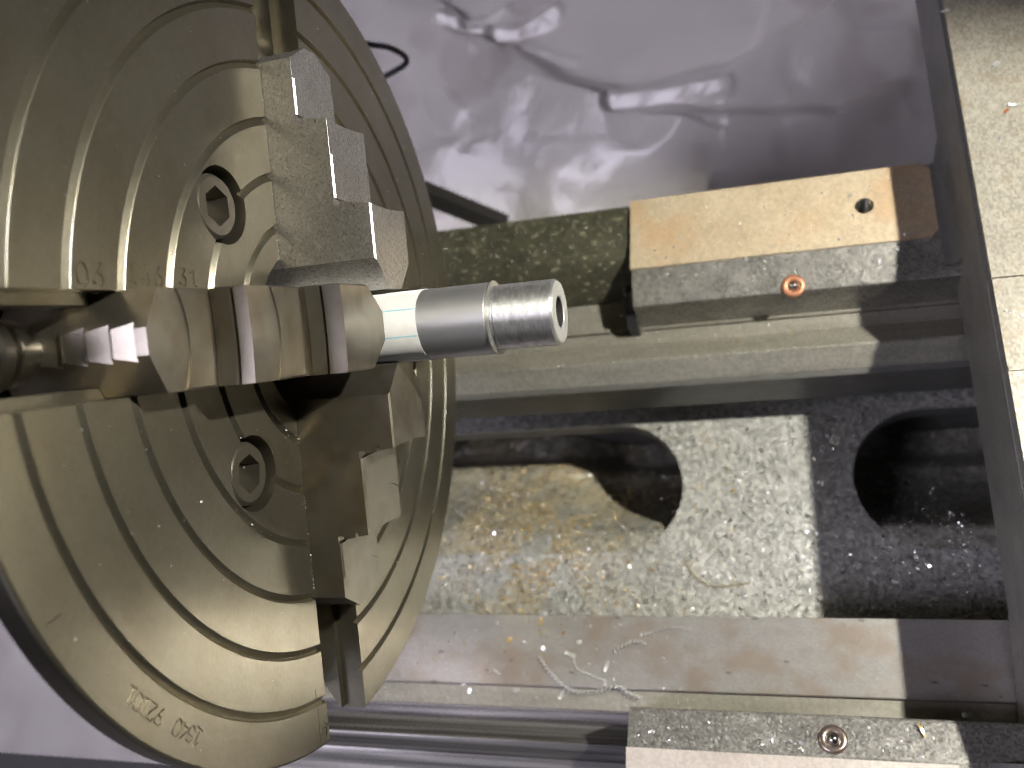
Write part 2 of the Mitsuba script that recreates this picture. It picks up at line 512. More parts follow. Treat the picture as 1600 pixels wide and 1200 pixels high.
def shards(pts, size, seed, flat=0.5):
    """little bent metal chips lying at the points."""
    r = np.random.default_rng(seed)
    n = len(pts)
    L = size * np.exp(r.normal(0, 0.40, n))
    W = L * r.uniform(0.3, 0.8, n)
    d = r.normal(size=(n, 3))
    d[:, 2] *= flat
    d /= np.linalg.norm(d, axis=1, keepdims=True)
    nrm = r.normal(size=(n, 3)) * 0.55 + [0, 0, 1]
    b = np.cross(nrm, d)
    b /= np.linalg.norm(b, axis=1, keepdims=True) + 1e-9
    u = np.cross(d, b)
    o = pts + np.array([0, 0, 1]) * (0.25 * L)[:, None]
    k = r.uniform(-0.35, 0.5, n)
    A = o - d * L[:, None] / 2 - b * W[:, None] / 2
    B = o - d * L[:, None] / 2 + b * W[:, None] / 2
    M1 = o + u * (k * L)[:, None] * 0.6 - b * W[:, None] / 2
    M2 = o + u * (k * L)[:, None] * 0.6 + b * W[:, None] / 2
    E = o + d * L[:, None] / 2 - b * W[:, None] / 3
    F = o + d * L[:, None] / 2 + b * W[:, None] / 3
    v = np.stack([A, B, M1, M2, E, F], 1).reshape(-1, 3)
    base = np.arange(n)[:, None] * 6
    f = np.vstack([base + np.array(t) for t in ([0, 1, 3], [0, 3, 2], [2, 3, 5], [2, 5, 4])])
    return trimesh.Trimesh(v, f, process=False)


def in_holes(x, y):
    out = np.zeros(len(x), bool)
    for (a, b) in ((-0.075, 0.0705), (0.1325, 0.275)):
        r = 0.0255
        xc = np.clip(x, a + r, b - r)
        out |= (x - xc) ** 2 + (y - 0.005) ** 2 < r * r
    return out


def web_points(n, seed, fx=None):
    r = np.random.default_rng(seed)
    x = r.uniform(-0.06, 0.17, n) if fx is None else fx(r, n)
    y = r.uniform(-0.048, 0.030, n)
    z = np.full(n, -0.160)
    h = in_holes(x, y)
    z[h] = heap_z(x, y)[h] if h.any() else z[h]
    return np.c_[x, y, z]


labels['grey_swarf'] = {'label': 'fine silvery metal chips scattered over the web of the bed', 'category': 'swarf', 'kind': 'stuff'}
add('grey_swarf', shards(web_points(26000, 11), 0.00034, 12), 'm_chip_silver', smooth=False)
labels['bright_swarf'] = {'label': 'larger glittering metal flakes among the fine swarf on the web', 'category': 'swarf', 'kind': 'stuff'}
add('bright_swarf', shards(web_points(3600, 61), 0.00062, 62, 0.7), 'm_chip_glint', smooth=False)
labels['brass_swarf'] = {'label': 'fine golden brass chips gathered in the nearest bed opening', 'category': 'swarf', 'kind': 'stuff'}
bp = web_points(14000, 21, lambda r, n: np.where(r.random(n) < 0.8, r.normal(0.012, 0.018, n), r.uniform(-0.05, 0.09, n)))
keep = (meshkit.fbm(bp * [70, 70, 0] + 3.3, 3, 3) > 0.43) & (bp[:, 0] < 0.1)
add('brass_swarf', shards(bp[keep], 0.00046, 22), 'm_chip_brass', smooth=False)


def strip_points(n, seed, x, y, z):
    r = np.random.default_rng(seed)
    return np.c_[r.uniform(*x, n), r.uniform(*y, n), np.full(n, z)]


ws = np.vstack([strip_points(130, 31, (-0.03, 0.13), (0.056, 0.067), Z), strip_points(200, 32, (-0.05, 0.058), (0.079, 0.097), -0.1060),
                strip_points(90, 33, (-0.03, 0.14), (0.050, 0.0546), Z - 0.0007), strip_points(130, 34, (-0.05, 0.06), (-0.072, -0.050), Z),
                strip_points(60, 36, (0.02, 0.14), (-0.072, -0.050), Z), strip_points(70, 35, (-0.05, 0.08), (-0.079, -0.0732), Z - 0.0016),
                strip_points(70, 37, (-0.02, 0.14), (0.0395, 0.0402), Z + 0.0066)])
labels['way_swarf'] = {'label': 'sparse bright metal specks lying along the machined ways', 'category': 'swarf', 'kind': 'stuff'}
add('way_swarf', shards(ws, 0.00048, 38), 'm_chip_silver', smooth=False)
wb = np.vstack([strip_points(45, 41, (-0.02, 0.035), (-0.066, -0.050), Z), strip_points(40, 42, (-0.02, 0.13), (0.04, 0.05), Z + 0.003)])
labels['way_brass_swarf'] = {'label': 'a few golden specks on the front way beside the chuck', 'category': 'swarf', 'kind': 'stuff'}
add('way_brass_swarf', shards(wb, 0.0006, 43), 'm_chip_brass', smooth=False)

# ------------------------------------------------------------------ saddle (carriage)
sad = thing('lathe_saddle', 'dark cast saddle with brightly lit machined top at right of the bed', 'lathe saddle')
XW = 0.1675                                                     # left face of the bridge
rear = prism_x([(0.0985, -0.1050), (0.0696, -0.1050), (0.0690, -0.1053), (0.0576, -0.1079), (0.0566, -0.1085), (0.0562, -0.1096), (0.0562, -0.1247), (0.0985, -0.1247)], 0.0610, 0.19)
rear = rear - Manifold.cylinder(0.03, 0.0031, 0.0031, 40).translate([0.1408, 0.0846, -0.118])
part(sad, 'rear_wing', rear, 'm_cast_grey', label='grey cast wing of the saddle sitting on the rear way')
hole = Manifold.cylinder(0.03, 0.0031, 0.0031, 40).translate([0.1408, 0.0846, -0.118])
pad = (box(0.0606, 0.1625, 0.0696, 0.0988, -0.1053, -0.1045)) - hole
padcs = CrossSection([np.array([[0.0606, 0.0697], [0.1600, 0.0697], [0.1625, 0.0722], [0.1625, 0.0962], [0.1600, 0.0988], [0.0606, 0.0988]])])
pad = Manifold.extrude(padcs, 0.0009).translate([0, 0, -0.1053]) - hole
wp_poly = [(0.0530, -0.1249), (0.0530, -0.1195), (0.0548, -0.1165), (0.0585, -0.1130), (0.0640, -0.1105), (0.0672, -0.1120), (0.0680, -0.1150), (0.0676, -0.1249)]  # outline of a small black rounded block at the wing end
part(sad, 'black_end_piece', prism_x(wp_poly, 0.0572, 0.0609), 'm_rubber', label='black rounded piece at the left end of the rear wing')
part(sad, 'rear_pad', pad, 'm_pad', label='tan machined pad with a tapped hole on the rear wing')
# tapped hole seen from above: threaded sleeve and dark bottom
thread = []
a = np.linspace(0, 2 * np.pi * 9, 9 * 36)
thr = np.c_[0.1408 + 0.0029 * np.cos(a), 0.0846 + 0.0029 * np.sin(a), -0.1048 - 0.0011 * a / (2 * np.pi)]
rear_hole_tube = tube(thr, 0.00036, 6)
part(sad, 'thread', rear_hole_tube, 'm_screw_steel')
front = prism_x([(-0.1180, -0.1050), (-0.0895, -0.1050), (-0.0888, -0.1053), (-0.0798, -0.1076), (-0.0789, -0.1082), (-0.0786, -0.1094), (-0.0786, -0.1240), (-0.0798, -0.1256), (-0.0858, -0.1262), (-0.105, -0.1262), (-0.118, -0.1262)], 0.0600, 0.19)
part(sad, 'front_wing', front, 'm_cast_grey', label='rough grey cast wing of the saddle on the front way')
padf = Manifold.extrude(CrossSection([np.array([[0.0598, -0.118], [0.1480, -0.118], [0.1480, -0.0899], [0.0598, -0.0899]])]), 0.0009).translate([0, 0, -0.1053])
part(sad, 'front_pad', padf, 'm_pad_front')
# bridge across the bed, with an arch that clears the tailstock ways, and fillets to the wings
yzb = [(-0.125, -0.0755), (0.30, -0.0755), (0.30, -0.1107), (0.113, -0.1107), (0.112, -0.1245), (0.0585, -0.1245), (0.0560, -0.1180), (0.050, -0.1165), (0.030, -0.1165),
       (-0.045, -0.1165), (-0.053, -0.1180), (-0.066, -0.1215), (-0.0705, -0.1235), (-0.0760, -0.1262), (-0.125, -0.1262)]
bridge = prism_x(yzb, XW, 0.45) - Manifold.cube([0.002, 1, 0.002], True).rotate([0, 45, 0]).translate([XW, 0, -0.0755])
part(sad, 'bridge', bridge, 'm_casting', label='smooth grey side wall of the saddle bridge in shadow')


def fillet(y0, y1, z, r, n=8):
    a = np.linspace(0, np.pi / 2, n)
    pts = [(XW + 0.0005, z - 0.0006), (XW + 0.0005, z + r)] + [(XW - r + r * np.sin(t), z + r - r * np.cos(t)) for t in a[::-1]] + [(XW - r, z - 0.0006)]
    qd = np.array(pts)
    if polyarea(qd) < 0:
        qd = qd[::-1]
    m = Manifold.extrude(CrossSection([qd]), y1 - y0)
    return m.transform(np.array([[1, 0, 0, 0], [0, 0, 1, y0], [0, 1, 0, z * 0]], float))


part(sad, 'rear_fillet', fillet(0.0590, 0.0984, -0.1049, 0.0045), 'm_casting')
part(sad, 'front_fillet', fillet(-0.1178, -0.0888, -0.1049, 0.012), 'm_casting')
part(sad, 'top_face', box(XW + 0.0011, 0.45, -0.1245, 0.0367, -0.0757, -0.0750), 'm_saddle_top', label='bright scraped top face of the saddle')
part(sad, 'rear_top_face', box(XW + 0.0009, 0.45, 0.0368, 0.2995, -0.0757, -0.0742), 'm_saddle_top', label='rougher rear top face of the saddle with chips')
part(sad, 'guide_rib', box(XW + 0.0012, 0.45, 0.0085, 0.0100, -0.0752, -0.0744), 'm_saddle_top')


def nipple(pos, nrm, ring_mat, label):
    n = np.array(nrm) / np.linalg.norm(nrm)
    tor = trimesh.creation.torus(0.0028, 0.00115, 40, 16)
    tor.apply_scale([1, 1, 0.7])
    ball = trimesh.creation.icosphere(3, 0.0018)
    cup = trimesh.creation.cylinder(0.0027, 0.0012, sections=32)
    Rm = trimesh.geometry.align_vectors([0, 0, 1], n)
    for m, dz in ((tor, 0.0002), (ball, 0.0004), (cup, -0.0005)):
        m.apply_transform(Rm)
        m.apply_translation(np.array(pos) + n * dz)
    k = part(sad, 'oil_nipple', tor, ring_mat, label=label)
    part(k, 'ball', ball, 'm_ball')
    part(k, 'cup', cup, 'm_black_oxide')


nipple([0.1160, 0.0582, -0.1077], [0, -0.25, 0.97], 'm_copper', 'copper ringed ball oiler in the rear wing')
nipple([0.1172, -0.0851, -0.1062], [0, 0.25, 0.97], 'm_nickel_ring', 'dull metal ball oiler in the front wing')

# ------------------------------------------------------------------ four jaw chuck (chuck frame: x axis, jaws along y and z)
chk = thing('four_jaw_chuck', 'round four jaw lathe chuck with concentric grooves on its face', 'chuck')
RO = 0.100
GR = [0.0890, 0.0765, 0.0639, 0.0512, 0.0386, 0.0270]
gw, gd = 0.00120, 0.0017
prof = [(0.0, 0.0205)]
for r in sorted(GR):
    prof += [(0.0, r - 0.00105), (-0.00012, r - 0.00085), (-0.0013, r + 0.00025), (-0.0014, r + 0.00045), (-0.0002, r + 0.00080), (0.0, r + 0.00095)]
prof += [(0.0, RO - 0.0007), (-0.0003, RO - 0.0002), (-0.0009, RO), (-0.0056, RO - 0.0002), (-0.0064, RO - 0.0012), (-0.010, 0.0935), (-0.030, 0.081), (-0.068, 0.064), (-0.068, 0.0205)]
body = revolve_x(prof, 288)
W = 0.0096
for k in range(4):
    sl = box(-0.0060, 0.01, -W, W, 0.0, 0.12) + box(-0.0145, -0.0059, -W + 0.0021, W - 0.0021, 0.0, 0.12) + box(-0.034, -0.0144, -W, W, 0.0, 0.12)
    body = body - sl.rotate([90 * k, 0, 0])
BOLTS = [(0.0284, 0.0300), (-0.0297, 0.0290), (-0.0290, -0.0295), (0.0290, -0.0295)]
for (y, z) in BOLTS:
    body = body - cyl_x(0.0084, -0.014, 0.01, 56).translate([0, y, z])
# stamped numbers


def stamp(text, height, y, z, ang, depth=0.00032, sx=1.0):
    """text on the face; ang: direction of reading in the (y, z) plane measured from -z towards +y."""
    global body
    t = meshkit.text_mesh(text, height, 0.002)
    t.vertices[:, 0] *= sx
    b = t.bounds
    t.apply_translation([-(b[0][0] + b[1][0]) / 2, -(b[0][1] + b[1][1]) / 2, 0])
    ca, sa = math.cos(ang), math.sin(ang)
    v = t.vertices
    a, h = v[:, 0] * ca - v[:, 1] * sa, v[:, 0] * sa + v[:, 1] * ca
    out = np.c_[v[:, 2] - depth, y + h, z - a]              # reading along -z, upright towards +y, proud along +x
    for pc in trimesh.Trimesh(out, t.faces, process=False).split(only_watertight=False):
        mm = Manifold(m3.Mesh(np.asarray(pc.vertices, np.float32), np.asarray(pc.faces, np.uint32)))
        if not mm.is_empty():
            body = body - mm


stamp('03', 0.0042, 0.0122, 0.0703, 0.0)
stamp('146', 0.0040, 0.0125, 0.0565, -0.06)
stamp('31', 0.0036, 0.0124, 0.0442, -0.05)
for i, ch in enumerate('1540'):
    a = math.radians(143.2 - 1.35 * i)
    stamp(ch, 0.0033, 0.0945 * math.cos(a), 0.0945 * math.sin(a), math.pi / 2 - a + math.pi - math.pi / 2 - math.pi / 2 + 0.0 if False else -(a - math.pi / 2) + math.pi, 0.0003)
for i, ch in enumerate('92101'):
    a = math.radians(135.6 - 1.35 * i)
    stamp(ch, 0.0033, 0.0945 * math.cos(a), 0.0945 * math.sin(a), -(a - math.pi / 2) + math.pi, 0.0003)
stamp('4', 0.0046, -0.0956, 0.0120, math.pi * 0.5, 0.0003)
# scribed line beside the edge
for (y, z, L, rot) in ((-0.0425, 0.0865, 0.0034, 14), (-0.0925, 0.0138, 0.016, 90)):
    body = body - box(-0.0002, 0.001, -0.00012, 0.00012, -L / 2, L / 2).rotate([rot, 0, 0]).translate([0, y, z])
part(chk, 'body', body, 'm_chuck', smooth=25, chuck=True)

# socket head bolts
for i, (y, z) in enumerate(BOLTS):
    head = revolve_x([(-0.0135, 0.0), (-0.0135, 0.0070), (-0.0022, 0.0070), (-0.0012, 0.0062), (-0.0012, 0.0)], 48)
    ang = np.linspace(0, 2 * np.pi, 7)[:-1] + (0.55, 0.35, 0, 0)[i]
    hexa = Manifold.extrude(CrossSection([np.c_[0.0044 * np.cos(ang), 0.0044 * np.sin(ang)]]), 0.012).rotate([0, 90, 0]).translate([-0.0075, 0, 0])
    head = head - hexa
    part(chk, 'bolt', head.translate([0, y, z]), 'm_black_oxide', smooth=30, chuck=True)


def arc_cutter(r0, x_lo, sag=0.0011, x_hi=0.05, half=0.012, up=0.05, n=17, k=0.0):
    """block outside a concave riser: everything with radius above r0 - sag*(1-(w/W)^2), above x_lo."""
    w = np.linspace(-half, half, n)
    r = r0 - sag * (1 - (w / 0.0095) ** 2)
    poly = np.vstack([np.c_[w, r], [[half, r0 + up], [-half, r0 + up]]])
    if polyarea(poly) < 0:
        poly = poly[::-1]
    m = Manifold.extrude(CrossSection([poly]), x_hi - x_lo)
    # (w, r, h) -> chuck local: x = x_lo + h, y = w, z = r
    return m.transform(np.array([[0, 0, 1, x_lo], [1, 0, 0, 0], [0, 1, -k, 0]], float))


def make_jaw():
    prof = [(-0.026, 0.0086), (0.0247, 0.0086), (0.0247, 0.0286), (0.0161, 0.0301), (0.0161, 0.0488), (0.0084, 0.0502), (0.0084, 0.0690), (-0.026, 0.0690)]
    # chamfered prism: profile in (x, r), width along w
    m = chamfer_prism(prof, 0.0094, 0.00042)
    m = m.transform(np.array([[1, 0, 0, 0], [0, 0, 1, 0], [0, 1, 0, 0]], float))
    if m.volume() < 0:
        m = m.mirror([0, 0, 0])
    # plan: bevelled nose and outer end
    plan = [(-0.0032, 0.0087), (0.0032, 0.0087), (0.0094, 0.0157), (0.0096, 0.0159), (0.0096, 0.0635), (0.0024, 0.0676), (-0.0024, 0.0676), (-0.0096, 0.0635), (-0.0096, 0.0159), (-0.0094, 0.0157)]
    pm = Manifold.extrude(CrossSection([np.array(plan)]), 0.06).transform(np.array([[0, 0, 1, -0.028], [1, 0, 0, 0], [0, 1, 0, 0]], float))
    m = m ^ pm
    # concave risers, stepped treads, undercuts and relief grooves
    m = m - arc_cutter(0.0295, 0.0161, 0.0005, k=0.165) - arc_cutter(0.0497, 0.0084, 0.0005, k=0.165)
    m = m - arc_cutter(0.0405, 0.01572, 0.0022) - arc_cutter(0.0590, 0.0080, 0.0024)
    for r0, xs in ((0.0295, 0.0161), (0.0497, 0.0084)):
        n = 17
        w = np.linspace(-0.012, 0.012, n)
        rb = r0 - 0.0005 * (1 - (w / 0.0095) ** 2)
        for (x0, x1, d) in ((xs - 0.0007, xs + 0.0009, 0.0009), (xs + 0.0040, xs + 0.0047, 0.0011)):
            r = rb - 0.165 * (0.5 * (x0 + x1) - xs)
            poly = np.vstack([np.c_[w, r - d], np.c_[w, r + 0.0009][::-1]])
            if polyarea(poly) < 0:
                poly = poly[::-1]
            g = Manifold.extrude(CrossSection([poly]), x1 - x0).transform(np.array([[0, 0, 1, x0], [1, 0, 0, 0], [0, 1, 0, 0]], float))
            m = m - g
    # guide slots in the flanks
    for s in (-1, 1):
        m = m - box(-0.0147, -0.0058, min(s * 0.0074, s * 0.012), max(s * 0.0074, s * 0.012), 0.0, 0.08)
    # saw tooth threads in the outer end
    for xb in (0.0052, -0.0002, -0.0056, -0.0110, -0.0164):
        tooth = [(xb, 0.0670), (xb + 0.0007, 0.0690), (xb - 0.0047, 0.0690), (xb - 0.0047, 0.0675)]
        qd = np.array(tooth)
        if polyarea(qd) < 0:
            qd = qd[::-1]
        tm = Manifold.extrude(CrossSection([qd]), 0.03).transform(np.array([[1, 0, 0, 0], [0, 0, 1, -0.015], [0, 1, 0, 0]], float))
        m = m - tm
    return m


jaw = make_jaw()
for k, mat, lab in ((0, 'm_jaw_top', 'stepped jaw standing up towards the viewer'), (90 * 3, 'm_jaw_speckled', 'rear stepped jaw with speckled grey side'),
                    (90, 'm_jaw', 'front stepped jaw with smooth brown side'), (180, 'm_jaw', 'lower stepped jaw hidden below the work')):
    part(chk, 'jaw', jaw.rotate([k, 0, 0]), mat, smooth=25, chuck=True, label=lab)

for k in range(4):
    sc = revolve_x([(0.060, 0.0), (0.060, 0.0042), (0.0710, 0.0042), (0.0711, 0.0058), (0.0714, 0.0062), (0.0732, 0.0062), (0.0736, 0.0056), (0.0737, 0.0046), (0.0752, 0.0046), (0.0753, 0.0064), (0.0758, 0.0070),
                    (0.0778, 0.0070), (0.0783, 0.0064), (0.0785, 0.0050), (0.0830, 0.0050), (0.0832, 0.0058), (0.0925, 0.0058), (0.0930, 0.0052), (0.0930, 0.0)], 64)       # along x
    sc = sc.rotate([0, -90, 0]).translate([-0.0190, 0, 0])                         # along +z
    part(chk, 'adjusting_screw', sc.rotate([90 * k, 0, 0]), 'm_screw_steel', smooth=30, chuck=True)

# ------------------------------------------------------------------ turned workpiece and its paper wrap
OY = -0.0005
wk = thing('turned_bushing', 'silver turned metal bushing clamped in the chuck jaws with bored end', 'workpiece')


def lathe_uv(profile, seg=160):
    """open profile (x, r) turned about x with u round the axis and v along it."""
    pv, uv, f = [], [], []
    dense = []
    for (xa, ra), (xb, rb) in zip(profile[:-1], profile[1:]):
        k = max(1, int(abs(xb - xa) / 0.002))
        dense += [(xa + (xb - xa) * t / k, ra + (rb - ra) * t / k) for t in range(k)]
        dense.append((xb, rb))                                     # doubled: keeps the edges sharp
    n = len(dense)
    for i in range(seg + 1):
        t = 2 * np.pi * i / seg
        for (x, r) in dense:
            pv.append([x, OY + r * math.cos(t), r * math.sin(t)])
            uv.append([i / seg, x * 10 + r])
    for i in range(seg):
        for j in range(n - 1):
            if dense[j] == dense[j + 1]:
                continue
            p0, p1 = i * n + j, (i + 1) * n + j
            f += [[p0, p1, p1 + 1], [p0, p1 + 1, p0 + 1]]
    return trimesh.Trimesh(pv, f, process=False), np.array(uv)


def part_uv(parent, name, mesh, uv, bsdf, label):
    mesh.vertices = np.asarray(mesh.vertices) @ MROT.T
    k = numbered(parent + '__' + name)
    scene[k] = mikit.ply(mesh, bsdf, smooth=True, uv=uv)
    labels[k] = {'label': label}


m, uv = lathe_uv([(-0.03, 0.0083), (0.0487, 0.0083), (0.0492, 0.0081), (0.0495, 0.0070)])
part_uv(wk, 'shank', m, uv, 'm_alu_drawn', 'smooth grey shank of the bushing')
m, uv = lathe_uv([(0.0490, 0.0073), (0.0503, 0.0073), (0.0507, 0.00752), (0.0637, 0.00752), (0.0642, 0.0071)])
fm, fuv = lathe_uv([(0.0642, 0.0071), (0.0644, 0.0069), (0.0644, 0.0038), (0.0641, 0.0035)])
bm_, buv = lathe_uv([(0.0641, 0.0035), (0.0560, 0.0035), (0.0555, 0.0028), (0.0300, 0.0028), (0.0298, 0.0001)])
part_uv(wk, 'bore', bm_, buv, 'm_bore_shade', 'bore in the end face of the bushing with its inner shade put into the colour')
part_uv(wk, 'end_face', fm, fuv, 'm_alu_face', 'flat bright end face of the bushing with a dark bore')
part_uv(wk, 'turned_end', m, uv, 'm_alu_turned', 'bright turned end of the bushing')
# burr thrown up at the shoulder
a = np.linspace(0, 2 * np.pi, 161)
wob = 0.00025 * np.sin(3 * a + 1) + 0.0006 * np.exp(-((np.angle(np.exp(1j * (a - math.radians(205)))) / 0.5) ** 2))
ringv, ringf = [], []
for i, t in enumerate(a[:-1]):
    ro = 0.00831 + max(0, wob[i])
    cy, sy = math.cos(t), math.sin(t)
    for (x, r) in ((0.0487, 0.0080), (0.0491, ro), (0.0494, ro + 0.0001), (0.0497, 0.0074)):
        ringv.append([x, r * cy + OY, r * sy])
n = 160
for i in range(n):
    for k in range(4):
        p0, p1 = i * 4 + k, i * 4 + (k + 1) % 4
        q0, q1 = ((i + 1) % n) * 4 + k, ((i + 1) % n) * 4 + (k + 1) % 4
        ringf += [[p0, p1, q1], [p0, q1, q0]]
part(wk, 'burr', trimesh.Trimesh(ringv, ringf, process=False), 'm_alu_burr', smooth=40, chuck=True)

ppr = thing('paper_strip', 'white lined paper strip wrapped round the bushing under the jaws', 'paper')
a = np.linspace(-0.4, 2 * np.pi - 0.15, 150)
pv, pf = [], []
xs = np.linspace(-0.004, 0.0325, 12)
for i, t in enumerate(a):
    r = 0.00840 + 0.00006 * i / 150
    for x in xs:
        pv.append([x - 0.0002 * math.sin(2 * t) * (x > 0.03), r * math.cos(t) + OY, r * math.sin(t)])
for i in range(len(a) - 1):
    for j in range(len(xs) - 1):
        p0 = i * len(xs) + j
        pf += [[p0, p0 + 1, p0 + len(xs) + 1], [p0, p0 + len(xs) + 1, p0 + len(xs)]]
pv, pf = np.array(pv), np.array(pf)
inner = pv.copy()
inner[:, 1:] -= np.c_[pv[:, 1] - OY, pv[:, 2]] / 0.0085 * 0.00009
nv = len(pv)
rim = []
for i in range(len(a) - 1):
    for j in (0, len(xs) - 1):
        p0, p1 = i * len(xs) + j, (i + 1) * len(xs) + j
        rim += [[p0, p1, p1 + nv], [p0, p1 + nv, p0 + nv]]
scene[ppr] = None
del scene[ppr]
add(ppr, trimesh.Trimesh(np.vstack([pv, inner]), np.vstack([pf, pf[:, ::-1] + nv, np.array(rim)]), process=False), 'm_paper', smooth=40, chuck=True)

# ------------------------------------------------------------------ plastic sheet behind the bed
FOLDS = [  # (polyline noted on the photograph, left to right; height; front width; rear width)
    ([(560, -10), (600, 14), (640, 40), (700, 76), (790, 120), (850, 150), (930, 185), (985, 200)], 0.006, 0.030, 0.0100),
    ([(800, 95), (830, 118), (890, 155), (950, 166), (1000, 168), (1100, 143), (1140, 135), (1180, 115), (1225, 90), (1280, 50), (1370, -10)], 0.0090, 0.034, 0.0040),
    ([(1015, 200), (1060, 215), (1120, 222), (1200, 220), (1260, 214), (1310, 219), (1350, 195), (1390, 170), (1480, 140)], 0.0085, 0.030, 0.0038),
    ([(1137, 205), (1140, 150), (1160, 125), (1185, 95), (1200, 50), (1210, -10)], 0.0030, 0.010, 0.0020),
    ([(660, 160), (680, 200), (700, 240), (720, 246)], 0.0018, 0.008, 0.002),
    ([(560, 262), (640, 251), (730, 240)], 0.0016, 0.010, 0.002),
    ([(760, 200), (840, 262), (930, 335)], 0.0030, 0.020, 0.008),
    ([(1000, 252), (1150, 264), (1300, 242), (1450, 216)], 0.0025, 0.022, 0.016),
    ([(590, 70), (640, 118), (690, 156)], 0.0030, 0.016, 0.010),
    ([(640, -5), (700, 18), (760, 22)], 0.0030, 0.014, 0.006),
]
CAM = np.array([0.1125, -0.0917, 0.1706])
RW = np.array([[0.9514, 0.0536, -0.3032], [-0.0686, -0.9231, -0.3784], [-0.3002, 0.3808, -0.8746]])
SHEET_N = np.array([-0.08, -0.50, 1.0])
SHEET_P = np.array([0.0, 0.20, -0.235])


def sheet_point(px, py):
    """where on the sheet's mean plane a fold noted on the photograph lies."""
    d = np.array([(px - 800) / 1374.2, (py - 600) / 1374.2, 1.0]) @ RW
    t = ((SHEET_P - CAM) @ SHEET_N) / (d @ SHEET_N)
    return (CAM + t * d)[:2]


sx, sy = np.meshgrid(np.linspace(-0.45, 0.45, 560), np.linspace(0.100, 0.62, 420), indexing='ij')
sz = SHEET_P[2] + 0.50 * (sy - SHEET_P[1]) + 0.08 * sx
pts = np.stack([sx, sy, 0 * sx], -1)
sz = sz + 0.022 * (meshkit.fbm(pts * 7, 3, 2) - 0.5) + 0.003 * (meshkit.fbm(pts * 26, 3, 8) - 0.5)
for poly, h, wf, wr in FOLDS:
    pl = spline([sheet_point(*q) for q in poly], 40)
    d2 = np.full(sx.shape, 1e9)
    side = np.zeros(sx.shape)
    for k in range(len(pl) - 1):
        a0, b0 = pl[k], pl[k + 1]
        e = b0 - a0
        t = np.clip(((sx - a0[0]) * e[0] + (sy - a0[1]) * e[1]) / (e @ e + 1e-12), 0, 1)
        dd = (sx - a0[0] - t * e[0]) ** 2 + (sy - a0[1] - t * e[1]) ** 2
        cr_ = e[0] * (sy - a0[1]) - e[1] * (sx - a0[0])
        near = dd < d2
        d2 = np.where(near, dd, d2)
        side = np.where(near, cr_, side)
    wd = np.where(side > 0, wr, abs(wf))
    ends = np.minimum(np.hypot(sx - pl[0][0], sy - pl[0][1]), np.hypot(sx - pl[-1][0], sy - pl[-1][1]))
    shape = np.exp(-d2 / (2 * wd ** 2))
    if wf < 0:                                                    # a flat facet on the front side
        shape = np.where(side > 0, shape, np.clip(1 + np.sqrt(d2) / wf, 0, 1))
    sz = sz + h * shape * np.clip(0.25 + ends / 0.03, 0, 1)
# stiff flat facets of the crumpled sheet: (polyline; half width; strength; tilt as (dz/dx, dz/dy))
FACETS = [([(966, 187), (1010, 183), (1060, 177), (1135, 164)], 0.0032, 1.0),
          ([(700, 52), (735, 64), (780, 66)], 0.0024, 1.0), ([(780, 66), (815, 60), (850, 40), (870, 26)], 0.0030, 1.0), ([(738, 52), (768, 44), (796, 24)], 0.0020, 0.9),
          ([(822, 80), (858, 93), (900, 104)], 0.0020, 0.6), ([(1262, 124), (1330, 116), (1396, 104)], 0.0075, 0.3)]
LIGHT_DIR = np.array([-0.53, -0.415, 0.74])
bumps = 0.00035 * (meshkit.noise(pts * [260, 420, 1], 31) - 0.5) + 0.0006 * (meshkit.noise(pts * [90, 160, 1], 32) - 0.5)
for poly, rad, st in FACETS:
    pl = spline([sheet_point(*q) for q in poly], 24)
    dist = np.array([(sx - a0) ** 2 + (sy - b0) ** 2 for a0, b0 in pl])
    d2 = dist.min(0)
    w_ = np.clip(2.1 - np.sqrt(d2) / rad, 0, 1.1) / 1.1
    w_ = st * w_ * w_ * (3 - 2 * w_)
    pc = pl.mean(0)
    zc = sz[np.unravel_index(np.argmin((sx - pc[0]) ** 2 + (sy - pc[1]) ** 2), sx.shape)]
    V = CAM - np.array([pc[0], pc[1], zc])
    H = V / np.linalg.norm(V) + LIGHT_DIR / np.linalg.norm(LIGHT_DIR)
    g = -H[:2] / H[2]
    ix = np.clip(np.round((pl[:, 0] + 0.45) / 0.90 * (sx.shape[0] - 1)).astype(int), 0, sx.shape[0] - 1)
    iy = np.clip(np.round((pl[:, 1] - 0.10) / 0.52 * (sx.shape[1] - 1)).astype(int), 0, sx.shape[1] - 1)
    zl = sz[ix, iy]
    tdir = (pl[-1] - pl[0]) / np.linalg.norm(pl[-1] - pl[0])
    u_ = (pl - pc) @ tdir
    along = np.polyfit(u_, zl, 1)
    zc = along[1]
    g = g + (0.6 * along[0] + 0.4 * (g @ tdir) - g @ tdir) * tdir       # keeps most of the sheet's own run along the fold
    sz = sz * (1 - w_) + (zc + g[0] * (sx - pc[0]) + g[1] * (sy - pc[1]) + bumps) * w_
sv = np.stack([sx, sy, sz], -1).reshape(-1, 3)
nx, ny = sx.shape
ii, jj = np.meshgrid(np.arange(nx - 1), np.arange(ny - 1), indexing='ij')
q = (ii * ny + jj).ravel()
sf = np.vstack([np.c_[q, q + ny, q + ny + 1], np.c_[q, q + ny + 1, q + 1]])
labels['plastic_sheet'] = {'label': 'wrinkled pale plastic sheet spread behind the lathe bed', 'category': 'plastic sheet'}
add('plastic_sheet', trimesh.Trimesh(sv, sf, process=False), 'm_sheet', smooth=True)

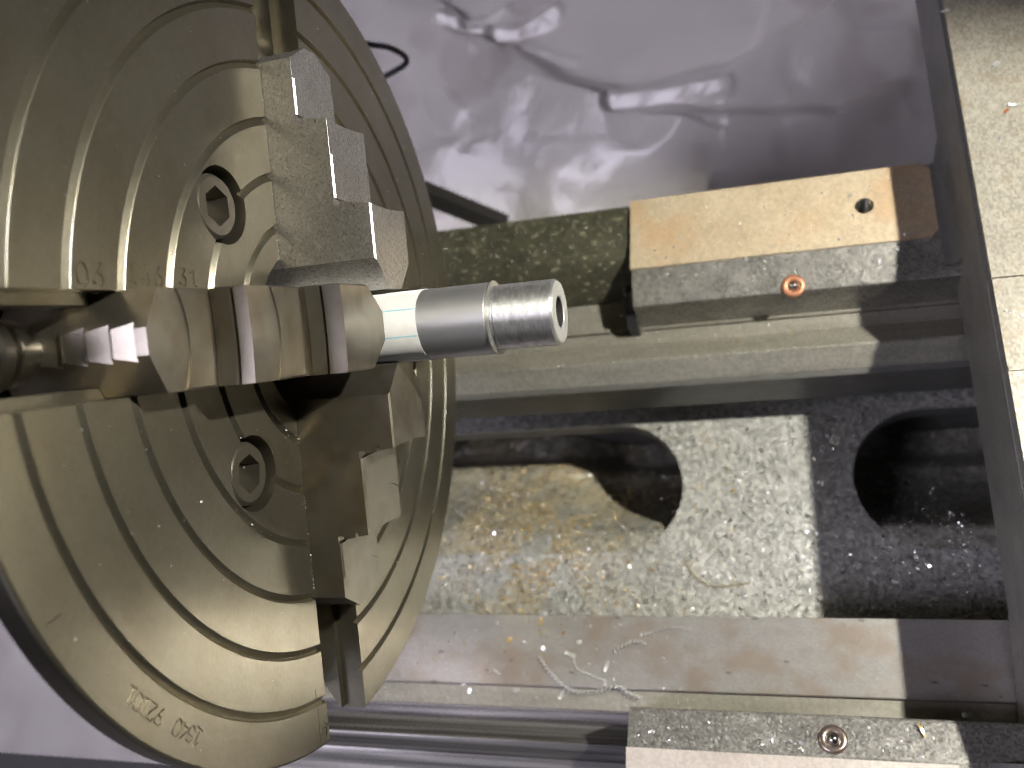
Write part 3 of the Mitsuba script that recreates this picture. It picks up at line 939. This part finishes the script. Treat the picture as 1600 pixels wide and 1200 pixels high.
# pale cover on the headstock side, seen below the chuck rim
cx, cy = np.meshgrid(np.linspace(-0.34, -0.080, 90), np.linspace(-0.1035, 0.02, 90), indexing='ij')
cz = -0.106 + 0.03 * np.clip(-0.03 - cx, 0, 1) + 0.012 * (meshkit.fbm(np.stack([cx, cy, 0 * cx], -1) * 14, 3, 4) - 0.5)
cv = np.stack([cx, cy, cz], -1).reshape(-1, 3)
ii, jj = np.meshgrid(np.arange(89), np.arange(89), indexing='ij')
q = (ii * 90 + jj).ravel()
cf = np.vstack([np.c_[q, q + 90, q + 91], np.c_[q, q + 91, q + 1]])
labels['headstock_cover'] = {'label': 'smooth pale cover below the lower left rim of the chuck', 'category': 'cover'}
add('headstock_cover', trimesh.Trimesh(cv, cf, process=False), 'm_sheet', smooth=True)

# ------------------------------------------------------------------ cable loop and bar behind the chuck
cb = thing('black_cable', 'thin black cable loop sticking out behind the chuck rim', 'cable')
loop = spline([(-0.075, 0.165, -0.045), (-0.050, 0.168, -0.066), (-0.0405, 0.170, -0.0738), (-0.034, 0.170, -0.0772), (-0.0300, 0.170, -0.0828), (-0.0310, 0.170, -0.0870), (-0.0372, 0.170, -0.0900),
               (-0.0440, 0.170, -0.0925), (-0.060, 0.168, -0.098), (-0.085, 0.165, -0.10)], 70)
add(cb, tube(loop, 0.0012, 10), 'm_rubber', smooth=True)
br = thing('dark_bar', 'dark flat metal bar slanting down behind the chuck', 'bar')
A0, B0 = np.array([-0.125, 0.17, -0.095]), np.array([-0.030, 0.17, -0.213])
e = B0 - A0
L = np.linalg.norm(e)
bm = mesh_of(box(-0.006, 0.006, -0.003, 0.003, 0, L)).copy()
bm.apply_transform(trimesh.geometry.align_vectors([0, 0, 1], e / L))
bm.apply_translation(A0)
add(br, bm, 'm_bar', smooth=False)

# ------------------------------------------------------------------ single chips


def curl(path, coil_r, pitch, wire=0.00022):
    """spring shaped chip along a path."""
    p = spline(path, 400)
    seg = np.r_[0, np.cumsum(np.linalg.norm(np.diff(p, axis=0), axis=1))]
    n = int(seg[-1] / pitch * 12)
    u = np.linspace(0, seg[-1], n)
    cpt = np.stack([np.interp(u, seg, p[:, k]) for k in range(3)], 1)
    t = np.gradient(cpt, axis=0)
    t /= np.linalg.norm(t, axis=1, keepdims=True)
    s = np.cross(t, [0, 0, 1.0])
    s /= np.linalg.norm(s, axis=1, keepdims=True)
    up = np.cross(s, t)
    ph = u / pitch * 2 * np.pi
    return tube(cpt + coil_r * (np.cos(ph)[:, None] * s + np.sin(ph)[:, None] * up), wire, 5)


def at(px, py, z):
    d = np.array([(px - 800) / 1374.2, (py - 600) / 1374.2, 1.0]) @ RW
    t = (z - CAM[2]) / d[2]
    return CAM + t * d


CURLS = [
    ([(842, 1026), (860, 1052), (884, 1074), (905, 1081), (935, 1080), (965, 1073), (985, 1084), (1003, 1091)], Z + 0.0007, 0.00055, 0.0015, 'm_chip_silver', 'long beaded curl of swarf lying across the edge of the front way'),
    ([(895, 1028), (903, 1046), (925, 1056), (947, 1064)], Z + 0.0005, 0.0003, 0.0013, 'm_chip_silver', 'faint short curl of swarf inside the bend of the long beaded curl'),
    ([(960, 1018), (974, 1009), (992, 1003), (1010, 1005)], Z + 0.0008, 0.0006, 0.0014, 'm_chip_silver', 'thick short curl of swarf in the middle of the front way'),
    ([(1008, 992), (1030, 985), (1055, 981), (1080, 983)], Z + 0.0007, 0.0004, 0.0013, 'm_chip_silver', 'straight beaded curl of swarf near the inner edge of the front way'),
    ([(1070, 878), (1088, 902), (1118, 916), (1172, 911)], -0.1592, 0.0003, 0.0012, 'm_chip_pale', 'thin golden curl of swarf on the chip covered web'),
]
for poly, z, cr, pitch, mat, lab in CURLS:
    k = thing('metal_curl', lab, 'swarf curl', 'curls of swarf on the lathe bed')
    add(k, curl([at(x, y, z) for x, y in poly], cr, pitch), mat, smooth=True)


def flake(p, L, Wd, ang, tilt, seed):
    r = np.random.default_rng(seed)
    n = 7
    u = np.linspace(-0.5, 0.5, n)
    v = []
    for k, t in enumerate(u):
        w = Wd * (1 - 0.5 * abs(t)) * (0.8 + 0.4 * r.random())
        z = 0.35 * L * t * t + 0.10 * L
        for s in (-1, 1):
            for h in (0, 0.00012):
                v.append([t * L, s * w / 2, z + h + s * w * 0.25 * tilt])
    f = []
    for k in range(n - 1):
        a, b = 4 * k, 4 * k + 4
        for (i, j) in ((0, 2), (2, 3), (3, 1), (1, 0)):
            f += [[a + i, a + j, b + j], [a + i, b + j, b + i]]
    f += [[0, 1, 3], [0, 3, 2], [4 * n - 4, 4 * n - 2, 4 * n - 1], [4 * n - 4, 4 * n - 1, 4 * n - 3]]
    m = trimesh.Trimesh(v, f, process=False)
    m.apply_transform(trimesh.transformations.rotation_matrix(ang, [0, 0, 1]))
    m.apply_translation(p)
    return m


FLAKES = [((892, 1023), Z, 0.0040, 0.0014, -0.3, 'm_chip_silver', 'broad white flake above the long beaded curl'),
          ((948, 1041), Z, 0.0038, 0.0011, 1.2, 'm_chip_silver', 'upright white flake right of the faint short curl'),
          ((777, 1050), Z, 0.0034, 0.0009, -0.5, 'm_chip_silver', 'narrow flake on the front way nearest the chuck'),
          ((850, 1014), Z, 0.0024, 0.0014, -0.8, 'm_chip_silver', 'small square flake above the start of the long beaded curl'),
          ((845, 972), Z, 0.0026, 0.0012, 1.4, 'm_chip_brass', 'golden flake at the inner edge of the front way'),
          ((796, 1000), Z, 0.0022, 0.0014, 0.7, 'm_chip_brass', 'small golden flake among specks on the front way'),
          ((905, 1003), Z, 0.0018, 0.0014, 0.2, 'm_chip_silver', 'bright round flake between the white flake and the thick curl'),
          ((878, 1085), Z - 0.0016, 0.0034, 0.0012, 1.1, 'm_chip_silver', 'flake on the front ledge under the long beaded curl'),
          ((725, 1068), Z - 0.0016, 0.0024, 0.0016, 0.4, 'm_chip_silver', 'chip on the front ledge beside the chuck rim'),
          ((735, 1080), Z - 0.0016, 0.0024, 0.0016, -0.6, 'm_chip_silver', 'second chip on the front ledge beside the chuck rim'),
          ((808, 1078), Z - 0.0016, 0.0026, 0.0014, 0.1, 'm_chip_silver', 'chip on the front ledge left of the long beaded curl'),
          ((1440, 1140), -0.1066, 0.0040, 0.0008, 1.9, 'm_chip_brass', 'golden sliver on the rough front wing of the saddle'),
          ((1510, 1117), -0.122, 0.0026, 0.0014, 0.0, 'm_chip_silver', 'bright speck in the dark corner of the front wing'),
          ((1476, 18), -0.0742, 0.0026, 0.0008, 0.1, 'm_chip_silver', 'curved chip near the left edge of the saddle top'),
          ((1556, 101), -0.0742, 0.0022, 0.0016, 0.6, 'm_chip_silver', 'ring shaped chip on the saddle top'),
          ((1585, 165), -0.0742, 0.0034, 0.0009, -0.2, 'm_chip_silver', 'silver sliver beside the copper chip on the saddle top'),
          ((1572, 174), -0.0742, 0.0016, 0.0012, 0.9, 'm_copper', 'copper coloured chip on the saddle top'),
          ((988, 505), Z, 0.0040, 0.0016, 0.9, 'm_chip_silver', 'torn chip stuck at the left end of the rear wing')]
for i, (pp, z, L, Wd, ang, mat, lab) in enumerate(FLAKES):
    k = thing('metal_flake', lab, 'metal chip', 'single chips lying on the machine')
    add(k, flake(at(pp[0], pp[1], z), L, Wd, ang, 0.5 if i % 2 else -0.4, 100 + i), mat, smooth=30)

# specks lying on the saddle and wings, and stuck on the chuck
ps = np.vstack([strip_points(130, 51, (0.169, 0.20), (-0.05, 0.13), -0.0748), strip_points(120, 52, (0.062, 0.16), (0.071, 0.098), -0.1045),
                np.c_[rng.uniform(0.062, 0.15, 160), (yy := rng.uniform(0.061, 0.069, 160)), -0.1079 + (yy - 0.0576) / 0.0114 * 0.0026],
                np.c_[rng.uniform(0.062, 0.146, 300), (yy := rng.uniform(-0.0886, -0.080, 300)), -0.1053 - (yy + 0.0888) / 0.009 * 0.0023]])
labels['saddle_swarf'] = {'label': 'bright specks of swarf sprinkled over the saddle wings and top', 'category': 'swarf', 'kind': 'stuff'}
add('saddle_swarf', shards(ps, 0.0006, 53), 'm_chip_silver', smooth=False)
n = 420
rr = np.r_[np.sqrt(rng.uniform(0.025 ** 2, 0.098 ** 2, 200)), rng.choice(GR, n - 200) + rng.normal(0, 0.0007, n - 200)]
aa = rng.uniform(0, 2 * np.pi, n)
cpnt = np.c_[np.full(n, 0.0001), rr * np.cos(aa), rr * np.sin(aa)]
ok = (np.abs(cpnt[:, 1]) > 0.0105) & (np.abs(cpnt[:, 2]) > 0.0105)
ed = []
for s in (-1, 1):
    for t in (-1, 1):
        u = rng.uniform(0.018, 0.065, 45)
        ed.append(np.c_[np.full(45, 0.0001), s * u, np.full(45, t * 0.0098)])
cpnt = np.vstack([cpnt[ok], *ed])
labels['chuck_swarf'] = {'label': 'tiny bright specks of swarf clinging to the chuck face', 'category': 'swarf', 'kind': 'stuff'}
add('chuck_swarf', shards(cpnt, 0.00026, 54), 'm_chip_silver', smooth=False, chuck=True)

# ------------------------------------------------------------------ lamps (outside the frame)
wl = thing('work_lamp', 'small warm work lamp in a round black shade right of the lathe', 'lamp')
aim = LAMP_AIM / np.linalg.norm(LAMP_AIM)
Rl = trimesh.geometry.align_vectors([0, 0, 1], aim)
disc = trimesh.creation.cylinder(0.0055, 0.002, sections=32)
disc.apply_transform(Rl)
disc.apply_translation(LAMP)
scene[wl + '__bulb'] = mikit.ply(disc, 'm_housing', smooth=False, emitter={'type': 'area', 'radiance': {'type': 'rgb', 'value': [LAMP_RADIANCE * c for c in LAMP_COLOR]}})
prof = [(-0.012, 0.0), (-0.012, 0.016), (0.061, 0.0435), (0.061, 0.0422), (-0.004, 0.0130), (-0.004, 0.0)]
sp = np.array([[r, x] for x, r in prof])
shade = mesh_of(Manifold.revolve(CrossSection([sp if polyarea(sp) > 0 else sp[::-1]]), 48)).copy()
shade.apply_transform(Rl)
shade.apply_translation(LAMP)
scene[wl + '__shade'] = mikit.ply(shade, 'm_housing', smooth=30)

D = np.array([-0.53, -0.415, 0.74])
D /= np.linalg.norm(D)
cl = thing('shop_light', 'cool white ceiling light above the headstock', 'ceiling light')
scene[cl + '__diffuser'] = {'type': 'rectangle', 'to_world': T().look_at(origin=(D * 1.55).tolist(), target=[0.03, 0, -0.05], up=[0.15, 0.05, 0.14]) @ T().scale([0.19, 0.56, 1]),
                            'bsdf': {'type': 'ref', 'id': 'm_housing'}, 'emitter': {'type': 'area', 'radiance': {'type': 'rgb', 'value': [COOL_RADIANCE * c for c in COOL_COLOR]}}}
wn = thing('front_fill_light', 'large dim fill panel added unseen in front of the lathe', 'fill_light')  # added low front source, kept large and dim as ambient fill
scene[wn + '__fill_panel'] = {'type': 'rectangle', 'to_world': T().look_at(origin=[-0.5, -1.9, 0.75], target=[0.05, 0, -0.05], up=[0, 0, 1]) @ T().scale([0.8, 0.5, 1]),
                        'bsdf': {'type': 'ref', 'id': 'm_housing'}, 'emitter': {'type': 'area', 'radiance': {'type': 'rgb', 'value': [FILL_RADIANCE * c for c in (0.8, 0.82, 1.0)]}}}
